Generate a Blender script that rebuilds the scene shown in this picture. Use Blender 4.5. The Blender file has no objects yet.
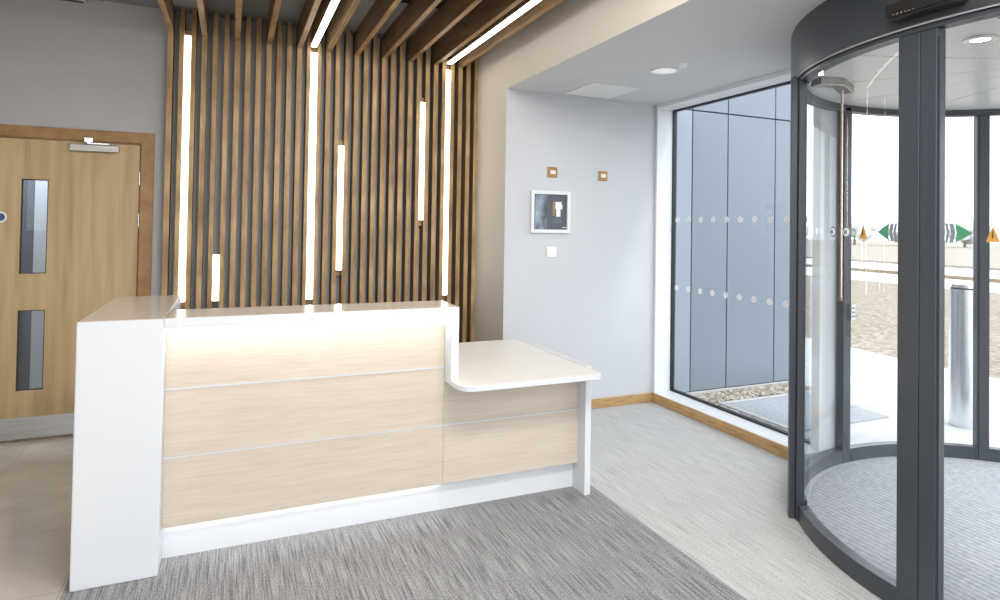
import bpy, bmesh, math, random
from mathutils import Vector, Matrix
random.seed(4)
SC = bpy.context.scene
COL = SC.collection
PI = math.pi

# ------------------------------------------------------------------ materials
def mat(name, base, rough=.5, metal=0.0, coat=0.0, spec=None, emit=None, strength=0):
    m = bpy.data.materials.new(name); m.use_nodes = True
    b = m.node_tree.nodes['Principled BSDF']
    b.inputs['Base Color'].default_value = (*base, 1)
    b.inputs['Roughness'].default_value = rough
    b.inputs['Metallic'].default_value = metal
    b.inputs['Coat Weight'].default_value = coat
    b.inputs['Coat Roughness'].default_value = .06
    if spec is not None: b.inputs['Specular IOR Level'].default_value = spec
    if emit:
        b.inputs['Emission Color'].default_value = (*emit, 1)
        b.inputs['Emission Strength'].default_value = strength
    return m

def noise_mat(name, stops, scale=(1, 1, 1), nscale=5, detail=6, rough=.5, coat=0, bump=0, distort=0, mix2=None, metal=0, crough=.5):
    """colour ramp over a stretched noise, object coordinates"""
    m = mat(name, stops[0][1], rough, metal, coat)
    nt = m.node_tree; N = nt.nodes; L = nt.links; b = N['Principled BSDF']
    tc = N.new('ShaderNodeTexCoord'); geo = N.new('ShaderNodeNewGeometry')
    mp = N.new('ShaderNodeMapping'); mp.inputs['Scale'].default_value = scale
    L.new(geo.outputs['Position'], mp.inputs['Vector'])
    nz = N.new('ShaderNodeTexNoise'); nz.inputs['Scale'].default_value = nscale
    nz.inputs['Detail'].default_value = detail; nz.inputs['Roughness'].default_value = crough
    nz.inputs['Distortion'].default_value = distort
    L.new(mp.outputs[0], nz.inputs['Vector'])
    cr = N.new('ShaderNodeValToRGB'); e = cr.color_ramp.elements
    while len(e) < len(stops): e.new(.5)
    for i, (p, c) in enumerate(stops): e[i].position = p; e[i].color = (*c, 1)
    L.new(nz.outputs['Fac'], cr.inputs['Fac'])
    out = cr.outputs['Color']
    if mix2:                                   # (scale3, nscale, dark, light): second multiplied noise
        mp2 = N.new('ShaderNodeMapping'); mp2.inputs['Scale'].default_value = mix2[0]
        L.new(geo.outputs['Position'], mp2.inputs['Vector'])
        n2 = N.new('ShaderNodeTexNoise'); n2.inputs['Scale'].default_value = mix2[1]; n2.inputs['Detail'].default_value = 3
        L.new(mp2.outputs[0], n2.inputs['Vector'])
        r2 = N.new('ShaderNodeValToRGB'); r2.color_ramp.elements[0].position = .35; r2.color_ramp.elements[1].position = .65
        r2.color_ramp.elements[0].color = (*mix2[2], 1); r2.color_ramp.elements[1].color = (*mix2[3], 1)
        L.new(n2.outputs['Fac'], r2.inputs['Fac'])
        mx = N.new('ShaderNodeMix'); mx.data_type = 'RGBA'; mx.blend_type = 'MULTIPLY'; mx.inputs[0].default_value = 1
        L.new(out, mx.inputs[6]); L.new(r2.outputs[0], mx.inputs[7]); out = mx.outputs[2]
    L.new(out, b.inputs['Base Color'])
    if bump:
        bp = N.new('ShaderNodeBump'); bp.inputs['Strength'].default_value = bump; bp.inputs['Distance'].default_value = .004
        L.new(nz.outputs['Fac'], bp.inputs['Height']); L.new(bp.outputs[0], b.inputs['Normal'])
    return m

def glass_mat(name, tint=(.97, .985, .98), ior=1.45):
    m = bpy.data.materials.new(name); m.use_nodes = True
    nt = m.node_tree; N = nt.nodes; L = nt.links; N.clear()
    o = N.new('ShaderNodeOutputMaterial'); mx = N.new('ShaderNodeMixShader')
    f = N.new('ShaderNodeFresnel'); f.inputs['IOR'].default_value = ior
    t = N.new('ShaderNodeBsdfTransparent'); t.inputs['Color'].default_value = (*tint, 1)
    g = N.new('ShaderNodeBsdfGlossy'); g.inputs['Roughness'].default_value = .0
    ge = N.new('ShaderNodeNewGeometry'); iv = N.new('ShaderNodeMath'); iv.operation = 'SUBTRACT'; iv.inputs[0].default_value = 1
    L.new(ge.outputs['Backfacing'], iv.inputs[1])          # reflect once, at the face the ray enters
    mu = N.new('ShaderNodeMath'); mu.operation = 'MULTIPLY'; L.new(f.outputs[0], mu.inputs[0]); L.new(iv.outputs[0], mu.inputs[1])
    L.new(mu.outputs[0], mx.inputs[0]); L.new(t.outputs[0], mx.inputs[1]); L.new(g.outputs[0], mx.inputs[2])
    L.new(mx.outputs[0], o.inputs['Surface'])
    return m

M = {}
M['paint_grey'] = noise_mat('grey wall paint', [(.3, (.46, .455, .455)), (.7, (.48, .475, .475))], nscale=3, rough=.75)
M['paint_warm'] = noise_mat('warm grey wall paint', [(.3, (.70, .655, .595)), (.7, (.72, .675, .615))], nscale=3, rough=.7)
M['paint_pale'] = noise_mat('pale blue grey wall paint', [(.3, (.585, .60, .63)), (.7, (.60, .615, .645))], nscale=3, rough=.7)
M['ceiling'] = noise_mat('pale ceiling paint', [(.3, (.62, .625, .635)), (.7, (.64, .645, .655))], nscale=3, rough=.8)
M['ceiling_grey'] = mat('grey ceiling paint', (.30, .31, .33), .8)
M['void'] = mat('black ceiling void', (.012, .010, .009), .9)
M['white'] = mat('white gloss laminate', (.70, .72, .75), .3)
M['white_trim'] = mat('white painted trim', (.80, .81, .83), .45)
M['plastic'] = mat('white plastic', (.86, .86, .86), .35)
M['slat'] = noise_mat('oak slat', [(.25, (.30, .18, .075)), (.5, (.50, .33, .155)), (.75, (.63, .45, .24))], scale=(1, 1, .12), nscale=26, detail=8, rough=.5, mix2=((1, 1, 1.2), 3.2, (.72, .68, .62), (1.1, 1.1, 1.1)))
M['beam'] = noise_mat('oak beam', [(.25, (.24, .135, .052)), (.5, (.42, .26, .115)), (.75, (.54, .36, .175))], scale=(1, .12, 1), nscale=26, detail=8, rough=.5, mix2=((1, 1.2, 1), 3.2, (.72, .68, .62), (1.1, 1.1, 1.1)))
M['slat_side'] = noise_mat('darker slat side', [(.25, (.13, .075, .035)), (.5, (.22, .14, .07)), (.75, (.29, .195, .105))], scale=(1, 1, .12), nscale=26, detail=8, rough=.6)
M['beam_side'] = noise_mat('darker fin side', [(.25, (.12, .068, .030)), (.5, (.20, .125, .060)), (.75, (.27, .175, .09))], scale=(1, .12, 1), nscale=26, detail=8, rough=.6)
def side_tone(o, m):  # side faces get a darker brown than the fronts
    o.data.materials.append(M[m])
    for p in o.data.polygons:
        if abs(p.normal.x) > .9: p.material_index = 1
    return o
M['door_oak'] = noise_mat('oak door veneer', [(.25, (.45, .30, .145)), (.5, (.56, .395, .205)), (.8, (.65, .475, .265))], scale=(1, 1, .06), nscale=22, detail=8, rough=.42, mix2=((1, 1, .15), 4, (.88, .86, .82), (1.05, 1.05, 1.05)))
M['frame_oak'] = noise_mat('oak frame', [(.25, (.27, .135, .042)), (.5, (.36, .195, .070)), (.8, (.44, .26, .105))], scale=(.4, .4, .4), nscale=30, detail=8, rough=.45)
M['baseboard'] = noise_mat('oak baseboard', [(.25, (.36, .20, .075)), (.5, (.48, .30, .125)), (.8, (.60, .40, .19))], scale=(.3, .3, 2), nscale=28, detail=8, rough=.4)
M['fascia'] = noise_mat('pale oak laminate', [(.3, (.55, .47, .385)), (.5, (.61, .53, .44)), (.72, (.66, .58, .49))], scale=(.035, 1, 1), nscale=130, detail=8, rough=.4, crough=.6, mix2=((.1, 1, 1.6), 14, (.965, .96, .95), (1.02, 1.02, 1.02)))
M['desk_top'] = noise_mat('polished pale oak laminate', [(.3, (.78, .70, .60)), (.7, (.84, .76, .66))], scale=(.1, 1, 1), nscale=40, detail=6, rough=.10)
M['work_top'] = noise_mat('cream worktop laminate', [(.3, (.80, .76, .70)), (.7, (.84, .80, .74))], scale=(.1, 1, 1), nscale=40, detail=6, rough=.3)
M['chrome'] = mat('brushed aluminium', (.72, .74, .77), .25, 1)
M['trim_line'] = mat('pale satin aluminium', (.72, .76, .83), .3, .2)
M['steel'] = noise_mat('brushed steel', [(.3, (.34, .33, .31)), (.7, (.44, .43, .41))], scale=(.05, 1, 1), nscale=80, rough=.35, metal=1)
M['brass'] = mat('brushed brass', (.42, .24, .10), .35, .8)
M['dark'] = mat('anthracite powder coat', (.050, .058, .072), .34)
M['darker'] = mat('black rubber gasket', (.012, .013, .016), .5)
M['black'] = mat('black sensor plastic', (.022, .018, .014), .3)
M['alu_ring'] = mat('satin aluminium', (.62, .63, .65), .35, .3)
M['led'] = mat('lit led diffuser', (1, 1, 1), .5, emit=(1, .955, .88), strength=7)
M['led_low'] = mat('lit low led strip', (1, 1, 1), .5, emit=(.97, .98, 1), strength=9)
M['led_desk'] = mat('lit led strip', (1, 1, 1), .5, emit=(.97, .98, 1), strength=18)
M['glass'] = glass_mat('clear glass', (.90, .93, .955))
M['glass_door'] = glass_mat('clear curved glass', (.965, .975, .98))
M['sticker'] = mat('white frosted vinyl', (.85, .86, .88), .6)
M['green'] = mat('green vinyl', (.075, .28, .15), .5)
M['grey_vinyl'] = mat('grey vinyl', (.22, .25, .28), .5)
M['yellow'] = mat('amber vinyl', (.62, .33, .06), .5)
M['ink'] = mat('dark ink', (.03, .035, .04), .5)
M['blue'] = mat('blue sign vinyl', (.03, .10, .28), .4)
M['slate'] = mat('slate print', (.085, .095, .12), .35)
M['facade'] = noise_mat('blue grey cladding', [(.3, (.205, .235, .275)), (.7, (.22, .25, .29))], nscale=1.2, rough=.35)
M['facade_pale'] = noise_mat('pale blue grey cladding', [(.3, (.29, .325, .37)), (.7, (.31, .345, .39))], nscale=1.2, rough=.35)
M['paving'] = noise_mat('pale paving', [(.3, (.50, .50, .50)), (.7, (.60, .60, .60))], nscale=6, rough=.8)
M['concrete'] = noise_mat('concrete edging', [(.3, (.45, .44, .42)), (.7, (.60, .59, .57))], nscale=20, rough=.9)
M['gravel'] = noise_mat('gravel ground', [(.38, (.10, .075, .05)), (.5, (.24, .20, .155)), (.62, (.36, .32, .27))], nscale=11, detail=12, rough=.95, crough=.75, bump=.6)
M['stone'] = noise_mat('gravel stones', [(.3, (.22, .17, .12)), (.5, (.45, .38, .30)), (.7, (.70, .66, .60))], nscale=25, detail=2, rough=.9)
M['soil'] = noise_mat('sandy ground', [(.3, (.24, .20, .16)), (.5, (.30, .265, .22)), (.7, (.34, .31, .27))], scale=(1, 1, 1), nscale=2.2, detail=14, rough=.95, crough=.8)
M['foliage'] = noise_mat('pale hazy foliage', [(.3, (.60, .63, .63)), (.7, (.72, .74, .73))], nscale=.6, rough=.9)  # distance haze is put into this pale leaf colour
M['kerb'] = noise_mat('brown kerb', [(.3, (.18, .13, .08)), (.7, (.30, .22, .14))], nscale=4, rough=.9)
M['corr_dark'] = mat('dark grey corridor wall', (.075, .085, .10), .7)
M['corr_pale'] = mat('pale grey corridor wall', (.36, .39, .43), .7)

def tile_mat():
    m = noise_mat('cream polished stone tile', [(.30, (.62, .56, .485)), (.5, (.70, .64, .56)), (.68, (.76, .70, .62))], nscale=2.2, detail=9, rough=.12, distort=1.2)
    nt = m.node_tree; N = nt.nodes; L = nt.links; b = N['Principled BSDF']
    geo = N.new('ShaderNodeNewGeometry')
    br = N.new('ShaderNodeTexBrick'); br.offset = 0; br.inputs['Scale'].default_value = 1
    br.inputs['Brick Width'].default_value = .6; br.inputs['Row Height'].default_value = .6
    br.inputs['Mortar Size'].default_value = .0025
    br.inputs['Color1'].default_value = br.inputs['Color2'].default_value = (1, 1, 1, 1)
    br.inputs['Mortar'].default_value = (.75, .72, .68, 1)
    L.new(geo.outputs['Position'], br.inputs['Vector'])
    mx = N.new('ShaderNodeMix'); mx.data_type = 'RGBA'; mx.blend_type = 'MULTIPLY'; mx.inputs[0].default_value = 1
    src = b.inputs['Base Color'].links[0].from_socket
    L.new(src, mx.inputs[6]); L.new(br.outputs['Color'], mx.inputs[7]); L.new(mx.outputs[2], b.inputs['Base Color'])
    return m
M['tile'] = tile_mat()

def carpet_mat(name, dark, mid, pale, tint):
    """ribbed loop carpet planks: streaks along Y in 25 cm wide planks of 1 m"""
    m = mat(name, mid, .95, spec=.1)
    nt = m.node_tree; N = nt.nodes; L = nt.links; b = N['Principled BSDF']
    geo = N.new('ShaderNodeNewGeometry')
    def nz(scale3, sc, det, ro=.6):
        mp = N.new('ShaderNodeMapping'); mp.inputs['Scale'].default_value = scale3
        L.new(geo.outputs['Position'], mp.inputs['Vector'])
        n = N.new('ShaderNodeTexNoise'); n.inputs['Scale'].default_value = sc; n.inputs['Detail'].default_value = det
        n.inputs['Roughness'].default_value = ro
        L.new(mp.outputs[0], n.inputs['Vector']); return n.outputs['Fac']
    a = nz((1, .03, 1), 140, 2); c = nz((1, .45, 1), 210, 1); d = nz((1, .3, 1), 7, 2)
    m1 = N.new('ShaderNodeMath'); m1.operation = 'MULTIPLY_ADD'; m1.inputs[1].default_value = .56
    L.new(a, m1.inputs[0])
    m2 = N.new('ShaderNodeMath'); m2.operation = 'MULTIPLY'; m2.inputs[1].default_value = .44; L.new(c, m2.inputs[0])
    L.new(m2.outputs[0], m1.inputs[2])
    cr = N.new('ShaderNodeValToRGB'); e = cr.color_ramp.elements
    e[0].position = .36; e[0].color = (*dark, 1); e[1].position = .62; e[1].color = (*pale, 1)
    x = e.new(.48); x.color = (*mid, 1)
    L.new(m1.outputs[0], cr.inputs['Fac'])
    r2 = N.new('ShaderNodeValToRGB'); r2.color_ramp.elements[0].position = .35; r2.color_ramp.elements[1].position = .65
    r2.color_ramp.elements[0].color = (*tint, 1); r2.color_ramp.elements[1].color = (1, 1, 1, 1)
    L.new(d, r2.inputs['Fac'])
    mx = N.new('ShaderNodeMix'); mx.data_type = 'RGBA'; mx.blend_type = 'MULTIPLY'; mx.inputs[0].default_value = 1
    L.new(cr.outputs[0], mx.inputs[6]); L.new(r2.outputs[0], mx.inputs[7]); L.new(mx.outputs[2], b.inputs['Base Color'])
    bp = N.new('ShaderNodeBump'); bp.inputs['Strength'].default_value = .5; bp.inputs['Distance'].default_value = .003
    L.new(m1.outputs[0], bp.inputs['Height']); L.new(bp.outputs[0], b.inputs['Normal'])
    return m
M['carpet_dark'] = carpet_mat('charcoal grey carpet', (.13, .13, .135), (.27, .268, .27), (.43, .427, .43), (.95, .95, .955))
M['carpet_pale'] = carpet_mat('pale grey carpet', (.37, .365, .36), (.515, .51, .50), (.62, .615, .605), (.96, .96, .96))

def mat_mat():
    m = noise_mat('ribbed entrance matting', [(.3, (.34, .35, .37)), (.7, (.48, .49, .52))], nscale=45, detail=6, rough=.9)
    nt = m.node_tree; N = nt.nodes; L = nt.links; b = N['Principled BSDF']
    geo = N.new('ShaderNodeNewGeometry')
    w = N.new('ShaderNodeTexWave'); w.bands_direction = 'X'; w.inputs['Scale'].default_value = 8.5; w.inputs['Distortion'].default_value = 0
    mp = N.new('ShaderNodeMapping'); mp.inputs['Rotation'].default_value = (0, 0, 0)
    L.new(geo.outputs['Position'], mp.inputs['Vector']); L.new(mp.outputs[0], w.inputs['Vector'])
    cr = N.new('ShaderNodeValToRGB'); e = cr.color_ramp.elements
    e[0].position = .02; e[0].color = (.62, .62, .62, 1); e[1].position = .18; e[1].color = (1, 1, 1, 1)
    L.new(w.outputs['Fac'], cr.inputs['Fac'])
    mx = N.new('ShaderNodeMix'); mx.data_type = 'RGBA'; mx.blend_type = 'MULTIPLY'; mx.inputs[0].default_value = 1
    src = b.inputs['Base Color'].links[0].from_socket
    L.new(src, mx.inputs[6]); L.new(cr.outputs[0], mx.inputs[7]); L.new(mx.outputs[2], b.inputs['Base Color'])
    return m
M['mat'] = mat_mat()

def photo_print():
    m = noise_mat('blue grey picture print', [(.35, (.05, .05, .055)), (.5, (.22, .27, .34)), (.7, (.42, .50, .60))], scale=(2, 1, .7), nscale=7, detail=4, rough=.3)
    return m
M['print'] = photo_print()

# ------------------------------------------------------------------ mesh helpers
class B:
    """collects shapes in world coordinates, then links them as ONE mesh object"""
    def __init__(s): s.bm = bmesh.new()
    def box(s, x0, x1, y0, y1, z0, z1, mi=0):
        v = [s.bm.verts.new((x, y, z)) for x in (x0, x1) for y in (y0, y1) for z in (z0, z1)]
        fs = [(0, 1, 3, 2), (4, 6, 7, 5), (0, 4, 5, 1), (2, 3, 7, 6), (0, 2, 6, 4), (1, 5, 7, 3)]
        for f in fs:
            k = s.bm.faces.new([v[i] for i in f]); k.material_index = mi
        return s
    def prism(s, pts, a, b, axis='z', mi=0):
        def P(p, h):
            return {'z': (p[0], p[1], h), 'y': (p[0], h, p[1]), 'x': (h, p[0], p[1])}[axis]
        lo = [s.bm.verts.new(P(p, a)) for p in pts]; hi = [s.bm.verts.new(P(p, b)) for p in pts]
        n = len(pts)
        f = s.bm.faces.new(lo); f.material_index = mi
        f = s.bm.faces.new(hi[::-1]); f.material_index = mi
        for i in range(n):
            f = s.bm.faces.new((lo[i], hi[i], hi[(i+1) % n], lo[(i+1) % n])); f.material_index = mi
        return s
    def cyl(s, c, r, h0, h1, axis='z', n=32, r2=None):
        r2 = r if r2 is None else r2
        def P(a, rr, h):
            u, v = c[0]+rr*math.cos(a), c[1]+rr*math.sin(a)
            return {'z': (u, v, h), 'y': (u, h, v), 'x': (h, u, v)}[axis]
        lo = [s.bm.verts.new(P(2*PI*i/n, r, h0)) for i in range(n)]
        hi = [s.bm.verts.new(P(2*PI*i/n, r2, h1)) for i in range(n)]
        s.bm.faces.new(lo); s.bm.faces.new(hi[::-1])
        for i in range(n): s.bm.faces.new((lo[i], hi[i], hi[(i+1) % n], lo[(i+1) % n]))
        return s
    def arc(s, c, r0, r1, z0, z1, a0, a1, step=2.0):
        """curved wall: annular sector between radii r0,r1 and heights z0,z1; degrees"""
        full = abs(a1-a0) >= 359.9
        n = max(1, int(math.ceil(abs(a1-a0)/step)))
        rings = []
        for i in range(n if full else n+1):
            a = math.radians(a0+(a1-a0)*i/n); ca, sa = math.cos(a), math.sin(a)
            rings.append([s.bm.verts.new((c[0]+r*ca, c[1]+r*sa, z)) for r, z in ((r0, z0), (r1, z0), (r1, z1), (r0, z1))])
        m = len(rings)
        for i in range(m if full else m-1):
            p, q = rings[i], rings[(i+1) % m]
            for k in range(4): s.bm.faces.new((p[k], p[(k+1) % 4], q[(k+1) % 4], q[k]))
        if not full:
            s.bm.faces.new(rings[0]); s.bm.faces.new(rings[-1][::-1])
        return s
    def arcshape(s, c, R, pts, thick=.002):
        """flat outline given as (arc length from angle, z) pairs bent round radius R: pts=(deg, z)"""
        lo = [s.bm.verts.new((c[0]+R*math.cos(math.radians(a)), c[1]+R*math.sin(math.radians(a)), z)) for a, z in pts]
        R2 = R+thick
        hi = [s.bm.verts.new((c[0]+R2*math.cos(math.radians(a)), c[1]+R2*math.sin(math.radians(a)), z)) for a, z in pts]
        s.bm.faces.new(lo); s.bm.faces.new(hi[::-1]); n = len(pts)
        for i in range(n): s.bm.faces.new((lo[i], hi[i], hi[(i+1) % n], lo[(i+1) % n]))
        return s
    def done(s, name, m, parent=None, bevel=0, origin=None, smooth=False, seg=2, top=None):
        bm = s.bm
        bmesh.ops.recalc_face_normals(bm, faces=bm.faces)
        if bevel:
            ed = [e for e in bm.edges if len(e.link_faces) == 2 and e.calc_face_angle(0) > .6]
            bmesh.ops.bevel(bm, geom=ed, offset=bevel, segments=seg, affect='EDGES', profile=.5)
        if top:                                   # second material on upward faces
            bm.normal_update()
            zt = max(v.co.z for v in bm.verts)
            for f in bm.faces:
                if f.normal.z > .9 and f.calc_center_median().z > zt-.002: f.material_index = 1
        if origin is None:
            xs = [v.co for v in bm.verts]
            mn = [min(v[i] for v in xs) for i in range(3)]; mx = [max(v[i] for v in xs) for i in range(3)]
            origin = ((mn[0]+mx[0])/2, (mn[1]+mx[1])/2, mn[2])
        O = Vector(origin)
        bmesh.ops.translate(bm, verts=bm.verts, vec=-O)
        me = bpy.data.meshes.new(name); bm.to_mesh(me); bm.free()
        me.materials.append(M[m] if isinstance(m, str) else m)
        if top: me.materials.append(M[top])
        if smooth:
            for p in me.polygons: p.use_smooth = True
            try: me.set_sharp_from_angle(angle=.6)
            except Exception: pass
        o = bpy.data.objects.new(name, me); COL.objects.link(o)
        base = O
        if parent is not None:
            o.parent = parent
            w = Vector((0, 0, 0)); p = parent
            while p is not None: w += p.location; p = p.parent
            base = O-w
        o.location = base
        return o

def thing(name, loc, label=None, cat=None, group=None):
    o = bpy.data.objects.new(name, None); COL.objects.link(o); o.location = loc; o.empty_display_size = .1
    return tag(o, label, cat, group)
def tag(o, label=None, cat=None, group=None, kind=None):
    if label: o['label'] = label
    if cat: o['category'] = cat
    if group: o['group'] = group
    if kind: o['kind'] = kind
    return o
def struct(o, label, cat): return tag(o, label, cat, kind='structure')

ORD = ['first', 'second', 'third', 'fourth', 'fifth', 'sixth', 'seventh', 'eighth', 'ninth', 'tenth', 'eleventh', 'twelfth', 'thirteenth', 'fourteenth', 'fifteenth', 'sixteenth', 'seventeenth', 'eighteenth', 'nineteenth', 'twentieth', 'twenty-first', 'twenty-second', 'twenty-third', 'twenty-fourth', 'twenty-fifth', 'twenty-sixth', 'twenty-seventh', 'twenty-eighth', 'twenty-ninth', 'thirtieth', 'thirty-first', 'thirty-second', 'thirty-third']

# ------------------------------------------------------------------ key planes
YB = 5.12      # slatted / door wall
YN = 4.40      # pale wall beside the window
XS = 1.957     # side of the bulkhead
XW = 3.385     # window wall, inner face
XG = 3.56      # glass line
ZS = 2.577     # low ceiling
ZC = 3.05      # high ceiling
YR = -2.6      # behind the camera
XL = -3.2

# ------------------------------------------------------------------ setting
struct(B().box(XL, -.59, YR, YB, -.06, 0).done('floor', 'tile'), 'polished cream stone tile floor running up to the oak door', 'floor')
struct(B().box(-.59, 1.951, YR, YB, -.06, 0).done('floor', 'carpet_dark'), 'mid grey ribbed carpet in front of the reception desk', 'floor')
struct(B().box(1.951, XW+.02, YR, YN, -.06, 0).done('floor', 'carpet_pale'), 'pale grey streaked carpet between desk and window wall', 'floor')

# wall with the door opening
DX0, DX1, DZ = -1.56, -.616, 2.04
b = B()
b.box(XL, DX0-.04, YB, YB+.12, 0, 3.2); b.box(DX1+.04, XS, YB, YB+.12, 0, 3.2); b.box(DX0-.04, DX1+.04, YB, YB+.12, DZ+.04, 3.2)
struct(b.done('wall_back', 'paint_grey'), 'grey painted wall behind the door and the oak slats', 'wall')
b = B().box(XS, XG+.05, YN, YB+.12, 0, 3.2)
struct(b.done('wall_niche', 'paint_pale'), 'pale wall carrying the switches and framed notice', 'wall')
# warm side face of bulkhead: thin skin on the niche wall side plus the drop above the low ceiling
b = B().box(XS-.002, XS, YN, YB, 0, 3.2); b.box(XS-.002, XS+.10, YR, YN, ZS, 3.2)
struct(b.done('wall_side', 'paint_warm'), 'warm beige side wall and bulkhead right of the slats', 'wall')
struct(B().box(XL-.12, XL, YR, YB+.12, 0, 3.2).done('wall_left', 'paint_grey'), 'grey painted wall left of the door, beyond the picture', 'wall')
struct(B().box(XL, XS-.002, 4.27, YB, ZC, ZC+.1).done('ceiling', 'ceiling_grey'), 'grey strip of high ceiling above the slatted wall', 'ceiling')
struct(B().box(XL, XS-.002, 2.6, 4.27, ZC+.02, ZC+.14).done('ceiling', 'void'), 'dark ceiling void above the oak beams', 'ceiling')
struct(B().box(XS+.10, XG+.05, YR, YN, ZS, ZS+.12).done('ceiling', 'ceiling'), 'low pale ceiling between bulkhead and window wall', 'ceiling')
struct(B().box(XS-.002, XS+.10, YR, YN, ZS-.001, ZS).done('ceiling', 'ceiling'), 'painted underside edge of the bulkhead', 'ceiling')

struct(B().box(XL, XS-.002, YR, 2.6, ZC, ZC+.1).done('ceiling', 'ceiling'), 'pale high ceiling over the front of the lobby', 'ceiling')
# window wall: reveal, sill, pier
b = B()
b.box(XW, XG+.04, 2.90, YN, 0, .08)          # sill
b.box(3.50, 3.66, 2.84, 2.90, 0, ZS); b.box(XW, 3.50, 2.84, 2.90, 0, .08); b.box(XW, XG+.04, 2.90, YN-.012, 2.545, ZS)               # pier at the drum
b.box(XW, XG, YR, .32, 0, ZS)                  # beyond the drum
b.box(XW-.0, XG+.04, YN-.012, YN, .08, ZS)     # jamb lining
struct(b.done('wall_window', 'white_trim', bevel=.002), 'white lined window wall with deep reveal and sill', 'wall')
struct(B().box(XS, XW, YN-.014, YN, 0, .078).done('baseboard_niche', 'baseboard', bevel=.004), 'oak baseboard along the pale wall', 'baseboard')
struct(B().box(XW-.014, XW, 2.86, YN-.014, 0, .078).done('baseboard_window', 'baseboard', bevel=.004), 'oak baseboard under the tall window', 'baseboard')
struct(B().box(XL, DX0-.12, YB-.014, YB, 0, .1).done('baseboard_back', 'baseboard', bevel=.004), 'oak baseboard on the grey wall left of the door', 'baseboard')
struct(B().box(XW-.004, XW+.012, YN-.03, YN-.012, .08, ZS).done('trim_1', 'white_trim', bevel=.002), 'slim corner bead where pale wall meets window reveal', 'trim')

w = thing('window_1', (XG, 3.6, .08)); struct(w, 'tall fixed window looking onto the blue grey cladding', 'window')
b = B(); y0, y1 = 2.90, YN-.012; ZT = 2.545
b.box(XG, XG+.04, y0, y1, .08, .094); b.box(XG, XG+.04, y0, y1, ZT-.012, ZT)
b.box(XG, XG+.04, y0, y0+.012, .094, ZT-.012); b.box(XG, XG+.04, y1-.012, y1, .094, ZT-.012)
b.done('window_frame', 'darker', w)
B().box(XG+.012, XG+.020, y0+.012, y1-.012, .094, ZT-.012).done('window_glass', 'glass', w)
for z in (1.578, .985):
    for k in range(10):
        y = 3.167+.1445*k - .1445
        if y > y0+.05 and y < y1-.04:
            B().cyl((y, z), .026, XG+.0095, XG+.0115, 'x', 20).done('frosted_dot', 'sticker', w)

# ------------------------------------------------------------------ timber slats, beams and LED lines
LED = {0: (1, 2, .915, 2.85), 1: (4, 5, .915, 1.253), 2: (13, 14, .905, 2.838), 3: (16, 17, 1.13, 2.12), 4: (25, 26, 1.54, 2.53), 5: (28, 29, .905, 2.828)}
WL = {0: .041, 1: .042, 2: .048, 3: .040, 4: .038, 5: .038}
P0, PIT, HW = -.4290, .0740, .0185
cx = [P0+PIT*i for i in range(33)]; hw = [HW]*33
for k, (i, j, a, c) in LED.items():
    g = WL[k]/2+.0008; mid = (cx[i]+cx[j])/2
    le = cx[i]-hw[i]; cx_i = (le+mid-g)/2; hw[i] = (mid-g-le)/2; cx[i] = cx_i
    re = cx[j]+hw[j]; hw[j] = (re-mid-g)/2; cx[j] = (re+mid+g)/2
YF = 5.015
for i in range(33):
    yf = YF+random.uniform(-.001, .001)
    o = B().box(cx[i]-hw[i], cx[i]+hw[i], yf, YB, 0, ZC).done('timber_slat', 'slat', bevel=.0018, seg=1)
    side_tone(o, 'slat_side')
    if i == 32: lab = 'vertical oak slat at the far right end, beside the beige side wall'
    elif i == 0: lab = 'vertical oak slat at the far left end, nearest the oak door'
    else: lab = 'vertical oak wall slat, %s counting from the door side' % ORD[i]
    tag(o, lab, 'slat', 'vertical oak slats on the wall')
ZB = 2.862
for n, i in enumerate(range(0, 33, 3)):
    x = P0+PIT*i
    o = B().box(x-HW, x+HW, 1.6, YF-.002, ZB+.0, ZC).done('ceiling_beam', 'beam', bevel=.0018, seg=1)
    side_tone(o, 'beam_side')
    if n == 10: lab = 'deep oak ceiling fin nearest the beige bulkhead, right of the ceiling LED'
    elif n == 0: lab = 'deep oak ceiling fin at the far left, above the door side'
    else: lab = 'deep oak ceiling fin, %s from the left' % ORD[n]
    tag(o, lab, 'ceiling fin', 'oak fins under the ceiling')
names = ['full height vertical LED line nearest the oak door', 'short vertical LED line low behind the desk on the left', 'full height vertical LED line in the middle of the slats', 'short vertical LED line just right of the middle line', 'short vertical LED line set high among the right slats', 'full height vertical LED line near the beige side wall']
for k, (i, j, a, c) in LED.items():
    mid = (cx[i]+hw[i]+cx[j]-hw[j])/2; g = WL[k]/2
    t = thing('led_wall_light', (mid, YB, a), names[k], 'light', 'LED lines in the slatted wall')
    B().box(mid-g, mid+g, YF+.006, YB, a, c).done('light_housing', 'chrome', t)
    B().box(mid-g, mid+g, YF-.004, YF+.006, a, c).done('light_diffuser', 'led', t, bevel=.002, seg=1)
    # oak infill closing the gap above and below the line
    if k in (0, 2, 5, 4, 3):
        B().box(mid-g, mid+g, YF+.05, YB, a-.05, a).done('infill_block', 'slat', t)
        B().box(mid-g, mid+g, YF+.05, YB, c, c+.05).done('infill_block', 'slat', t)
for xm, lab in ((.562, 'long LED line running along the ceiling in the middle'), (1.676, 'long LED line along the ceiling beside the bulkhead')):
    t = thing('led_ceiling_light', (xm, 3.3, ZC), lab, 'light', 'LED lines in the ceiling')
    B().box(xm-.022, xm+.022, 1.6, YF-.03, ZB+.02, ZB+.05).done('light_housing', 'chrome', t)
    B().box(xm-.018, xm+.018, 1.6, YF-.03, ZB+.05, ZC).done('mounting_batten', 'beam', t)
    B().box(xm-.021, xm+.021, 1.6, YF-.03, ZB+.010, ZB+.02).done('light_diffuser', 'led', t)

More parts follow.
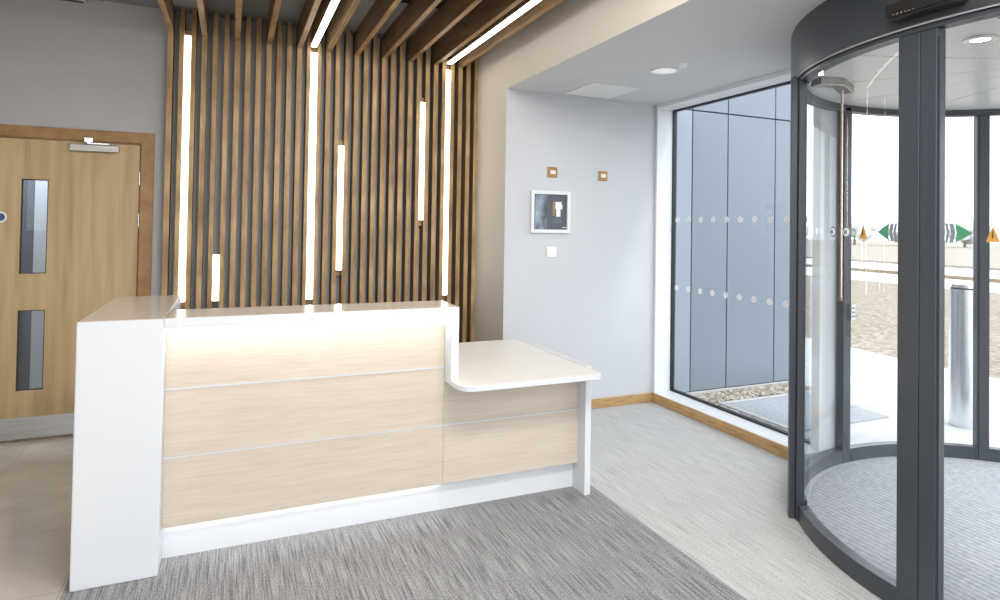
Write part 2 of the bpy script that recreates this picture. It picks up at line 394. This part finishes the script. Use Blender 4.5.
# ------------------------------------------------------------------ oak door
d = thing('door_1', (DX0+.47, YB, 0)); struct(d, 'oak veneer door with two glazed vision panels and steel kickplate', 'door')
b = B()
yo, yi = YB-.018, YB+.12
b.prism([(DX1+.01, 0), (-.523, 0), (-.523, 2.128), (DX0-.093, 2.128), (DX0-.093, 0), (DX0-.01, 0), (DX0-.01, 2.052), (DX1+.01, 2.052)], yo, YB-.0005, 'y')
b.done('door_frame', 'frame_oak', d, bevel=.003)
b = B(); b.box(DX1+.004, DX1+.04, YB, yi, 0, DZ+.04); b.box(DX0-.04, DX0-.004, YB, yi, 0, DZ+.04); b.box(DX0-.004, DX1+.004, YB, yi, DZ+.004, DZ+.04)
b.done('door_lining', 'frame_oak', d)
# leaf built round its two glazed openings
vx0, vx1 = -1.308, -1.156; v = ((.335, .878), (1.125, 1.768)); ly0, ly1 = YB+.004, YB+.05
lf = B(); lf.box(DX0, vx0, ly0, ly1, .012, DZ); lf.box(vx1, DX1, ly0, ly1, .012, DZ)
lf.box(vx0, vx1, ly0, ly1, .012, v[0][0]); lf.box(vx0, vx1, ly0, ly1, v[0][1], v[1][0]); lf.box(vx0, vx1, ly0, ly1, v[1][1], DZ)
leaf = lf.done('door_leaf', 'door_oak', d)
for z0, z1 in v:
    b = B(); q = .014
    b.box(vx0-q, vx1+q, ly0-.006, ly0+.0, z0-q, z0); b.box(vx0-q, vx1+q, ly0-.006, ly0, z1, z1+q)
    b.box(vx0-q, vx0, ly0-.006, ly0, z0, z1); b.box(vx1, vx1+q, ly0-.006, ly0, z0, z1)
    bd = b.done('glazing_bead', 'door_oak', leaf, bevel=.002)
    B().box(vx0, vx1, ly0+.018, ly0+.026, z0, z1).done('vision_pane', 'glass', leaf)
    g = B(); q = .006
    g.box(vx0, vx0+q, ly0+.004, ly0+.018, z0, z1); g.box(vx1-q, vx1, ly0+.004, ly0+.018, z0, z1)
    g.box(vx0+q, vx1-q, ly0+.004, ly0+.018, z0, z0+q); g.box(vx0+q, vx1-q, ly0+.004, ly0+.018, z1-q, z1)
    g.done('pane_gasket', 'darker', leaf)
B().box(DX0+.004, DX1-.004, ly0-.0015, ly0, .014, .157).done('kickplate', 'steel', leaf)
for z in (.26, 1.452, 1.752):
    B().cyl((DX1+.003, ly0-.004), .0065, z, z+.094, 'z', 14).done('door_hinge', 'chrome', d)
B().box(-1.035, -.742, ly0-.045, ly0, 1.975, 2.022).done('door_closer', 'steel', d, bevel=.003)
B().box(-.93, -.915, ly0-.05, YB-.02, 2.030, 2.040).box(-.93, -.80, ly0-.052, ly0-.040, 2.026, 2.034).box(-.95, -.90, YB-.03, YB-.0175, 2.04, 2.07).done('closer_arm', 'chrome', d)
sg = B().cyl((-1.4185, 1.507), .0375, ly0-.002, ly0, 'y', 36).done('fire_door_sign', 'plastic', d)
B().cyl((-1.4185, 1.507), .026, ly0-.0028, ly0-.002, 'y', 36).done('sign_disc', 'blue', sg)
B().box(DX0+.03, DX0+.045, ly0-.06, ly0, .98, .995).box(DX0+.03, DX0+.045, ly0-.06, ly0, 1.25, 1.265).box(DX0+.03, DX0+.045, ly0-.07, ly0-.055, .95, 1.295).done('pull_handle', 'chrome', d, bevel=.003)
# corridor behind the door
struct(B().box(-3.2, .6, YB+.12, 7.0, -.06, 0).done('floor', 'tile'), 'stone tiled corridor floor seen through the door panes', 'floor')
b = B(); b.box(-3.2, -1.55, 6.5, 6.62, 0, 2.6); b.box(-3.3, -3.2, YB+.12, 6.62, 0, 2.6)
struct(b.done('wall_corridor', 'corr_dark'), 'dark corridor wall seen through the left of the door panes', 'wall')
b = B(); b.box(-1.55, .6, 6.45, 6.62, 0, 2.6); b.box(.5, .6, YB+.12, 6.45, 0, 2.6)
struct(b.done('wall_corridor', 'corr_pale'), 'pale corridor wall seen through the right of the door panes', 'wall')
struct(B().box(-3.2, .6, YB+.12, 6.62, 2.6, 2.7).done('ceiling', 'ceiling'), 'corridor ceiling behind the oak door', 'ceiling')

# sign light high on the wall, top left
t = thing('exit_sign_light', (-1.08, YB, 2.99), 'slim white box light high on the grey wall above the oak door', 'light')
B().box(-1.20, -.968, YB-.05, YB, 3.016, 3.049).done('light_body', 'plastic', t, bevel=.003)
B().box(-1.19, -.978, YB-.045, YB-.008, 3.012, 3.016).done('dark_underside', 'black', t)  # thin black plate under the box

# ------------------------------------------------------------------ reception desk
DF = 2.975; FY = 3.076; PY = 3.125; T1 = 1.084
dk = thing('reception_desk', (.6, 3.4, 0), 'white and pale oak reception desk standing on the grey carpet', 'desk')
B().box(-.566, -.252, DF, 3.90, 0, T1).done('end_block', 'white', dk, bevel=.006, top='desk_top')
# raised counter with its down-turned end
b = B(); b.prism([(-.2515, T1-.042), (1.037, T1-.042), (1.037, .716), (1.077, .716), (1.077, T1), (-.2515, T1)], DF, 3.262, 'y')
b.done('raised_counter', 'white', dk, bevel=.0015, top='desk_top', seg=1)
# fascia in three rows, split where the raised counter ends
def fpanel(x0, x1, z0, z1): B().box(x0, x1, FY, FY+.02, z0, z1).done('fascia_panel', 'fascia', dk, bevel=.0008, seg=1)
fpanel(-.2515, 1.036, .762, T1-.042)
fpanel(-.2515, 1.0355, .462, .755); fpanel(-.2515, 1.0355, .153, .455)
fpanel(1.0365, 1.843, .462, .687); fpanel(1.0365, 1.843, .153, .455)
tr = B().box(-.2515, 1.036, FY-.003, FY+.012, .7555, .7615).done('metal_trim_line', 'trim_line', dk)
tr = B().box(-.2515, 1.843, FY-.003, FY+.012, .4555, .4615).done('metal_trim_line', 'trim_line', dk)
B().box(-.2515, 1.037, PY, PY+.018, 0, .18).done('plinth', 'white', dk)
B().box(1.0375, 1.843, PY, PY+.018, 0, .18).done('plinth', 'white', dk)
B().box(-.2515, 1.843, FY+.02, FY+.04, .17, .685).done('carcass_board', 'white', dk)
B().box(-.2515, 1.036, FY+.02, FY+.04, .715, T1-.042).done('carcass_board', 'white', dk)
B().box(-.24, 1.03, FY-.055, FY-.035, T1-.048, T1-.042).done('led_strip', 'led_desk', dk)
B().box(-.24, 1.03, FY+.024, FY+.036, .164, .170).done('led_strip', 'led_low', dk)
# low worktop with rounded front corners
def rr(x0, x1, y0, y1, r, n=10):
    p = [(x1, y1), (x0, y1)]
    for k in range(n+1):
        a = PI+PI/2*k/n; p.append((x0+r[0]+r[0]*math.cos(a), y0+r[0]+r[0]*math.sin(a)))
    for k in range(n+1):
        a = 1.5*PI+PI/2*k/n; p.append((x1-r[1]+r[1]*math.cos(a), y0+r[1]+r[1]*math.sin(a)))
    return p
b = B(); b.prism(rr(1.037, 1.853, 2.82, FY+.02, (.085, .05)), .687, .7155)
b.done('worktop', 'white', dk, bevel=.002, seg=1, top='work_top')
b = B(); b.box(-.2515, 1.8425, FY+.04, 3.90, .687, .7155); b.box(1.037, 1.8425, FY+.02, FY+.04, .687, .7155)
b.done('worktop', 'white', dk, top='work_top')
B().box(1.843, 1.880, 2.992, 3.905, 0, .7190).done('end_panel', 'white', dk, bevel=.001, seg=1)

# ------------------------------------------------------------------ things on the pale wall
def switch(x0, x1, z0, z1, plate, rocker, lab, cat='switch', group=None):
    xm, zm = (x0+x1)/2, (z0+z1)/2
    t = thing('wall_switch', (xm, YN, z0), lab, cat, group)
    B().box(x0, x1, YN-.010, YN, z0, z1).done('switch_plate', plate, t, bevel=.003)
    B().box(xm-.022, xm+.026, YN-.015, YN-.010, zm-.014, zm+.016).done('switch_rocker', rocker, t, bevel=.002)
switch(2.322, 2.412, 1.897, 1.981, 'brass', 'plastic', 'bronze switch plate above the framed notice')
switch(2.802, 2.890, 1.893, 1.972, 'brass', 'plastic', 'bronze switch plate right of the notice, nearer the window')
t = thing('wall_switch', (2.367, YN, 1.256), 'white square switch plate below the framed notice', 'switch')
B().box(2.323, 2.412, YN-.010, YN, 1.256, 1.338).done('switch_plate', 'plastic', t, bevel=.003)
for xx in (2.345, 2.390): B().box(xx-.018, xx+.018, YN-.014, YN-.010, 1.276, 1.318).done('switch_rocker', 'plastic', t, bevel=.002)

n = thing('framed_notice', (2.348, YN, 1.45), 'white framed notice with dark slate and blue picture on pale wall', 'notice')
X0, X1, Z0, Z1 = 2.171, 2.526, 1.450, 1.788
def nx(u): return X0+(u-30)/315*(X1-X0)
def nz_(v): return Z1-(v-45)/320*(Z1-Z0)
fw = .028
b = B(); b.box(X0, X1, YN-.03, YN, Z0, Z0+fw); b.box(X0, X1, YN-.03, YN, Z1-fw, Z1)
b.box(X0, X0+fw, YN-.03, YN, Z0+fw, Z1-fw); b.box(X1-fw, X1, YN-.03, YN, Z0+fw, Z1-fw)
b.done('notice_frame', 'white_trim', n, bevel=.003)
back = B().box(X0+fw, X1-fw, YN-.012, YN, Z0+fw, Z1-fw).done('backing_sheet', 'slate', n)
def chip(name, u0, u1, v0, v1, m, lift=.0135): B().box(nx(u0), nx(u1), YN-lift, YN-.012, nz_(v1), nz_(v0)).done(name, m, back)
chip('picture_print', 68, 160, 74, 338, 'print'); chip('border_line', 62, 66, 70, 340, 'ink')
chip('bronze_strip', 208, 222, 125, 235, 'brass')
B().prism([(nx(a), nz_(c)) for a, c in ((228, 127), (278, 127), (278, 150), (285, 150), (285, 182), (270, 182), (270, 240), (235, 240), (235, 182), (228, 182))], YN-.014, YN-.012, 'y').done('white_shape', 'plastic', back)
for k, (a, c) in enumerate(((205, 285), (210, 280), (205, 285))): chip('text_line', a, c, 256+13*k, 259+13*k, 'grey_vinyl')
chip('white_tag', 288, 318, 318, 324, 'plastic')

# ------------------------------------------------------------------ low ceiling fittings
t = thing('ceiling_vent', (2.645, 4.115, ZS), 'square pale ventilation panel set in the low ceiling', 'vent')
b = B(); a0, a1, c0, c1 = 2.435, 2.855, 3.905, 4.325; q = .02
b.box(a0, a1, c0, c0+q, ZS-.008, ZS); b.box(a0, a1, c1-q, c1, ZS-.008, ZS); b.box(a0, a0+q, c0+q, c1-q, ZS-.008, ZS); b.box(a1-q, a1, c0+q, c1-q, ZS-.008, ZS)
b.done('vent_frame', 'plastic', t, bevel=.001, seg=1)
b = B()
for k in range(12):
    yy = c0+q+.008+k*.0315
    b.box(a0+q, a1-q, yy, yy+.022, ZS-.006, ZS-.003)
b.box(a0+q, a1-q, c0+q, c1-q, ZS-.002, ZS)
b.done('vent_slats', 'plastic', t)
t = thing('recessed_downlight', (2.682, 3.395, ZS), 'round white downlight in the low ceiling near the window', 'light')
B().arc((2.682, 3.395), .072, .092, ZS-.008, ZS-.0005, 0, 360, 8).done('downlight_rim', 'plastic', t, smooth=True)
B().cyl((2.682, 3.395), .072, ZS-.005, ZS-.001).done('downlight_diffuser', mat('soft lit diffuser', (.8, .8, .8), .5, emit=(1, .98, .95), strength=.35), t)
o = B().cyl((2.685, 3.212), .022, ZS-.02, ZS, 'z', 24, .03).done('motion_sensor', 'plastic', smooth=True)
tag(o, 'tiny round white ceiling sensor beside the downlight', 'sensor')

# ------------------------------------------------------------------ curved entrance door drum
C = (3.745, 1.545); RI, RO = 1.235, 1.295
dr = thing('curved_entrance_door', (C[0], C[1], 0), 'anthracite drum shaped glass entrance with curved sliding doors', 'door')
def pol(a, r): a = math.radians(a); return (C[0]+r*math.cos(a), C[1]+r*math.sin(a))
# canopy
cn = B().arc(C, RI, 1.314, 2.312, ZS-.001, 0, 360, 2).done('canopy_band', 'dark', dr, smooth=True)
B().arc(C, RO+.008, 1.309, 2.306, 2.312, 0, 360, 2).done('canopy_lip', 'alu_ring', cn, smooth=True)
# inner ceiling of drum with radiating joints
cp = B()
for k in range(12):
    a0, a1 = 30*k+.25+8, 30*k+29.75+8
    cp.arc(C, .06, RI, 2.325, 2.345, a0, a1, 2)
cp = cp.done('drum_ceiling', 'alu_ring', dr)
cp.data.materials[0] = mat('pale satin ceiling panel', (.66, .655, .64), .3)
B().cyl(C, RI, 2.346, 2.36, 'z', 64).done('ceiling_backing', 'darker', dr)
for p in ((2.885, 1.575), (4.3, 1.1)):
    l = B().arc(p, .036, .060, 2.317, 2.325, 0, 360, 10).done('downlight_rim', 'chrome', dr)
    B().cyl(p, .036, 2.319, 2.325).done('downlight_lens', 'led', l)
# rails
T_ = (2.286, 2.312)
def rail(name, a0, a1, z0, z1, r0=RI, r1=RO, m='dark'): return B().arc(C, r0, r1, z0, z1, a0, a1, 2).done(name, m, dr, smooth=True)
rail('head_rail', 141.5, 218.5, *T_); rail('head_rail', -130, 92, *T_); rail('head_rail', 94.5, 139.5, *T_, m='dark'); rail('head_rail', 219, 228, *T_)
rail('floor_ring', 0, 360, 0, .008, 1.205, RI, 'alu_ring')
RH = .088
# fixed curved screens: post to post
def screen(a0, a1):
    s = B().arc(C, RI, RO, 0, RH, a0, a1, 2).done('bottom_rail', 'dark', dr, smooth=True)
    B().arc(C, 1.262, 1.270, RH, 2.286, a0, a1, 2).done('curved_pane', 'glass_door', dr, smooth=True)
screen(95.2, 140.4); screen(219.6, 263)
# frame posts (interior pair, exterior pair)
def post(name, a, r0, r1, w, z1=2.286, m='dark', par=None, z0=0):
    h = math.degrees(w/2/((r0+r1)/2))
    return B().arc(C, r0, r1, z0, z1, a-h, a+h, 2).done(name, m, par or dr, bevel=.002, seg=1)
for a in (142.0, 218.0): post('frame_post', a, 1.262, 1.299, .044, 2.30)
for a in (141.0, 219.0): post('cover_post', a, 1.300, 1.330, .038, 2.312)
for a in (93.2, 266.8): post('frame_post', a, 1.235, 1.285, .078)
# sliding leaves: interior pair meets at 178.9, exterior pair meets near 48
def leaf_(a0, a1, sa, sw=.085, sgn=1):
    """leaf from a0 to a1, meeting stile at a1 side"""
    l = B().arc(C, 1.240, 1.292, 0.004, RH, min(a0, a1), max(a0, a1), 2).done('sliding_leaf', 'dark', dr, smooth=True)
    B().arc(C, 1.264, 1.272, RH, 2.286, min(a0, a1), max(a0, a1), 2).done('curved_pane', 'glass_door', l, smooth=True)
    h = math.degrees(sw/1.27)
    s0, s1 = (a1-h, a1) if a1 > a0 else (a1, a1+h)
    B().arc(C, 1.236, 1.296, .003, 2.284, s0, s1, 1).done('meeting_stile', 'dark', l, bevel=.002, seg=1)
    return l
L1 = leaf_(143.3, 179.75, 0, .083); L2 = leaf_(216.7, 179.88, 0, .060)
h = 179.88+math.degrees(.060/1.27)
B().arc(C, 1.262, 1.285, .09, 2.25, h+.02, h+.30, 1).done('edge_seal', 'dark', L2)
L3 = leaf_(91.0, 49.6, 0, .010); L4 = leaf_(8, 49.5, 0, .060)
# thicker dark lower rail line where exterior leaf carries a deeper skirt
# door markings
R1 = 1.2735
def arrow(c, s, leaf):
    g = B().arcshape(C, R1, [(c-s*1.95, 1.500), (c+s*.55, 1.536), (c+s*.35, 1.500), (c+s*.55, 1.464)]); g.done('direction_arrow', 'green', leaf)
    for k, (o1, wd) in enumerate(((.62, .62), (1.5, .38))):
        q = o1-.05
        B().arcshape(C, R1, [(c+s*q, 1.500), (c+s*(q+.30), 1.536), (c+s*(q+.30+wd), 1.536), (c+s*(q+wd), 1.500), (c+s*(q+wd+.30), 1.464), (c+s*(q+.30), 1.464)]).done('arrow_chevron', 'grey_vinyl', leaf)
arrow(173.0, 1, L1); arrow(185.6, -1, L2)
for a, lf_ in ((167.7, L1), (190.3, L2)):
    B().arcshape(C, R1, [(a-.95, 1.470), (a+.95, 1.470), (a, 1.528)]).done('warning_triangle', 'yellow', lf_)
    B().arcshape(C, R1+.003, [(a-.10, 1.484), (a+.10, 1.484), (a+.05, 1.510), (a-.05, 1.510)]).done('warning_mark', 'ink', lf_)
def disc(a, z, r, m, leaf, R=R1, name='round_sticker', n=20):
    k = math.degrees(r/R)
    return B().arcshape(C, R, [(a+k*math.cos(2*PI*i/n), z+r*math.sin(2*PI*i/n)) for i in range(n)]).done(name, m, leaf)
for a in (158.7, 163.2):
    disc(a, 1.497, .024, 'grey_vinyl', L1); disc(a, 1.497, .0185, 'sticker', L1, R1+.0025)
    disc(a-.1, 1.497, .009, 'grey_vinyl', L1, R1+.005)
for k in range(5): disc(104+2.9*k, 1.50, .020, 'sticker', dr, 1.2735, 'frosted_dot')
# thin upright bar, presence sensor and label by the far left post
B().box(3.150, 3.159, 2.420, 2.429, 1.13, 2.29).done('upright_bar', mat('champagne metal', (.55, .43, .32), .3, .6), dr)
B().cyl((3.1545, 2.4245), .010, 1.11, 1.13, 'z', 16).done('upright_bar_foot', 'brass', dr)
B().prism([(2.87, 2.33), (3.02, 2.30), (3.22, 2.40), (3.20, 2.47), (3.02, 2.38), (2.89, 2.41)], 2.285, 2.325).done('presence_sensor', 'steel', dr, bevel=.004)
a = math.radians(91.8)
B().box(3.69, 3.725, 2.758, 2.763, .93, 1.03).done('post_label', 'sticker', dr)
for k in range(3): B().box(3.694, 3.721, 2.756, 2.758, .945+.027*k, .955+.027*k).done('label_print', 'grey_vinyl', dr)
# activation sensor on the canopy
se = B().prism([(1.37, 2.345), (1.37, 2.405), (1.64, 2.405), (1.64, 2.345), (1.625, 2.337), (1.385, 2.337)], 2.37, 2.45, 'x').done('activation_sensor', 'black', dr, bevel=.008)
B().box(2.363, 2.371, 1.39, 1.62, 2.346, 2.366).done('sensor_window', 'darker', se)
for k in range(6): B().cyl((1.595-.015*k, 2.352), .003, 2.361, 2.363, 'x', 8).done('sensor_led', 'chrome', se)
# matting inside
o = B().cyl(C, 1.204, 0, .010, 'z', 72).done('entrance_mat', 'mat')
tag(o, 'round grey ribbed entrance mat inside the glass drum', 'mat')
# ground under the drum beyond the window wall line
struct(B().cyl(C, 1.338, -.06, -.001, 'z', 72).done('floor', 'concrete'), 'threshold slab beneath the curved entrance drum', 'floor')

# ------------------------------------------------------------------ outside
XO = XG+.05
gp = B(); gp.prism([(XO, YR), (7.6, YR), (7.45, 4.9), (7.62, 6.5), (8.0, 9.0), (XO, 9.0)], -.09, -.03)
tag(gp.done('paving', 'paving'), 'pale paved apron outside the glass entrance', 'paving', kind='structure')
tag(B().box(-60, 120, -90, 150, -.4, -.10).done('ground', 'soil'), 'sandy open ground reaching to the hazy treeline', 'ground', kind='structure')
tag(B().box(7.4, 18.6, YR-20, 40, -.12, -.075).done('gravel_yard', 'gravel'), 'rough brown gravel yard beyond the pale paving', 'gravel', kind='structure')
tag(B().box(18.6, 30, -30, 70, -.12, -.06).done('road', 'paving'), 'pale distant road beyond the gravel yard', 'road', kind='structure')
def line(p, q, w, z0, z1):
    v = (Vector(q)-Vector(p)).normalized(); nrm = Vector((-v.y, v.x))*w/2
    return [tuple(Vector(p)+nrm), tuple(Vector(q)+nrm), tuple(Vector(q)-nrm), tuple(Vector(p)-nrm)]
tag(B().prism(line((23.8, 34), (21.5, -6), .22, 0, 0), -.06, .05).done('road_kerb', 'kerb'), 'brown kerb line of the distant road, nearer one', 'kerb')
tag(B().prism(line((30.5, 40), (29.5, -8), .22, 0, 0), -.06, .04).done('road_kerb', 'soil'), 'pale kerb line of the distant road, farther one', 'kerb')
# blue grey cladding wing
w = thing('cladding_wall', (4.4, 4.545, 0), 'blue grey panelled outside wall seen through the tall window', 'wall')
xs = [XO, 3.915, 4.345, 4.957, 5.22]
for i in range(4):
    for z0, z1 in ((0.0, 2.600), (2.612, 3.6)):
        B().box(xs[i]+.006, xs[i+1]-.006, 4.54, 4.57, z0, z1).done('cladding_panel', 'facade_pale' if i == 0 else 'facade', w, bevel=.002, seg=1)
B().box(XO, 5.22, 4.571, 4.70, -.08, 3.6).done('wall_core', 'darker', w)
B().box(XO, 5.22, 4.50, 4.538, -.08, -.005).done('base_ledge', 'concrete', w)
# gravel margin against the wall, stones one mesh
bm = bmesh.new()
for k in range(2000):
    x = random.uniform(XO+.02, 5.2); y = random.uniform(4.23, 4.48)
    if random.random() < .33: x = random.uniform(XO+.04, 3.90); y = random.uniform(3.0, 4.45)
    r = random.uniform(.009, .020)
    mtx = Matrix.Translation((x, y, -.022+r*.3)) @ Matrix.Rotation(random.random()*6, 4, 'Z') @ Matrix.Diagonal((r, r*random.uniform(.6, 1), r*.6, 1))
    bmesh.ops.create_icosphere(bm, subdivisions=1, radius=1, matrix=mtx)
s = B(); s.bm.free(); s.bm = bm
o = s.done('gravel', 'stone'); tag(o, 'loose brown gravel at the foot of the cladded wall', 'gravel', kind='stuff')
tag(B().box(XO, 5.22, 4.20, 4.50, -.085, -.024).done('gravel_bed', 'gravel'), 'gravel margin below the cladded outside wall', 'gravel', kind='structure')
tag(B().prism([(3.93, 3.38), (3.97, 3.38), (3.97, 4.16), (5.2, 4.16), (5.2, 4.20), (3.93, 4.20)], -.06, -.008).done('edging_kerb', 'concrete', bevel=.004), 'pale edging strip around the outside matting', 'kerb')
tag(B().box(3.972, 5.0, 3.40, 4.158, -.05, -.018).done('outside_mat', 'mat'), 'grey ribbed matting outside the tall window', 'mat')
# bollard
bo = thing('steel_bollard', (5.38, 3.05, -.03), 'round stainless steel bollard on the paving outside the drum', 'bollard')
B().cyl((5.38, 3.05), .098, -.03, 1.055, 'z', 40).done('bollard_post', 'chrome', bo, smooth=True)
B().cyl((5.38, 3.05), .090, 1.055, 1.068, 'z', 40).done('bollard_groove', 'dark', bo, smooth=True)
B().cyl((5.38, 3.05), .098, 1.068, 1.094, 'z', 40, .092).done('bollard_cap', 'chrome', bo, smooth=True)
# hazy trees
def tree(x, y, h, r, lab):
    t = thing('distant_tree', (x, y, -.1), lab, 'tree', 'hazy trees on the horizon')
    bm = bmesh.new()
    for k in range(26):
        a = random.random()*2*PI; rr_ = r*math.sqrt(random.random())*.8; zz = h*(.35+.55*random.random())
        sc = r*random.uniform(.22, .42)
        bmesh.ops.create_icosphere(bm, subdivisions=2, radius=sc, matrix=Matrix.Translation((x+rr_*math.cos(a), y+rr_*math.sin(a), zz)))
    for v_ in bm.verts: v_.co += Vector((random.uniform(-1, 1), random.uniform(-1, 1), random.uniform(-1, 1)))*r*.05
    s = B(); s.bm.free(); s.bm = bm; s.done('crown', 'foliage', t)
    B().cyl((x, y), r*.07, -.1, h*.5, 'z', 10, r*.04).done('trunk', 'kerb', t)
pos = [('far left, seen left of the thin upright bar', 52, 66), ('just right of the thin upright bar', 58, 63), ('left of the green arrow', 60, 58), ('behind the left green arrow', 66, 58), ('behind the meeting stiles', 70, 52), ('behind the right green arrow', 72, 47), ('farthest right beyond the bollard', 76, 43)]
for lab, x, y in pos: tree(x, y, random.uniform(2.6, 3.6), 2.2, 'pale hazy tree on the horizon, '+lab)

# ------------------------------------------------------------------ light
wd = bpy.data.worlds.new('sky'); SC.world = wd; wd.use_nodes = True
nt = wd.node_tree; bg = nt.nodes['Background']; bg.inputs['Color'].default_value = (.93, .965, 1, 1); bg.inputs['Strength'].default_value = 3.0
def area(name, loc, size, power, col=(1, 1, 1), rot=(0, 0, 0), sy=None):
    l = bpy.data.lights.new(name, 'AREA'); l.energy = power; l.color = col; l.size = size
    if sy: l.shape = 'RECTANGLE'; l.size_y = sy
    o = bpy.data.objects.new(name, l); COL.objects.link(o); o.location = loc; o.rotation_euler = rot
    return o
area('fill_light_front', (1.1, .9, 2.95), 1.4, 75, (1, .98, .95), rot=(math.radians(52), 0, math.radians(12)), sy=.4)  # added fill tilted at the slatted wall, no fitting modelled
area('fill_light_rear', (.4, -1.6, 2.95), 1.6, 50, (1, .98, .95), sy=.5)  # added unseen fill that brightens the lobby from behind the camera
area('corridor_lamp', (-1.6, 5.9, 2.55), .8, 40, (.95, .98, 1), sy=.4)
area('downlight_lamp', (2.682, 3.395, ZS-.02), .12, 2.5, (1, .97, .92))
s = bpy.data.lights.new('sun', 'SUN'); s.energy = 1.5; s.angle = math.radians(8); s.color = (1, .97, .92)
so = bpy.data.objects.new('sun', s); COL.objects.link(so)
so.rotation_euler = Vector((.35, -.75, .95)).to_track_quat('Z', 'Y').to_euler()

# ------------------------------------------------------------------ camera
f, cyy, yaw, pit, rol = 617.305, 215.587, .410318, .0168042, -.0157809
fw_ = Vector((math.sin(yaw)*math.cos(pit), math.cos(yaw)*math.cos(pit), math.sin(pit)))
r0 = Vector((math.cos(yaw), -math.sin(yaw), 0)); d0 = fw_.cross(r0)
rt = math.cos(rol)*r0+math.sin(rol)*d0; dn = -math.sin(rol)*r0+math.cos(rol)*d0
cam = bpy.data.cameras.new('camera'); co = bpy.data.objects.new('camera', cam); COL.objects.link(co)
mw = Matrix((( rt.x, -dn.x, -fw_.x, 0), (rt.y, -dn.y, -fw_.y, 0), (rt.z, -dn.z, -fw_.z, 1.5), (0, 0, 0, 1)))
co.matrix_world = mw
cam.sensor_fit = 'HORIZONTAL'; cam.sensor_width = 36; cam.lens = f*36/1000
cam.shift_x = 0; cam.shift_y = -(300-cyy)/1000; cam.clip_start = .02; cam.clip_end = 500
SC.camera = co
vs = SC.view_settings
SC.display_settings.display_device = 'sRGB'
vs.view_transform = 'Standard'; vs.look = 'None'; vs.gamma = 1; vs.use_curve_mapping = False; vs.exposure = 0.08
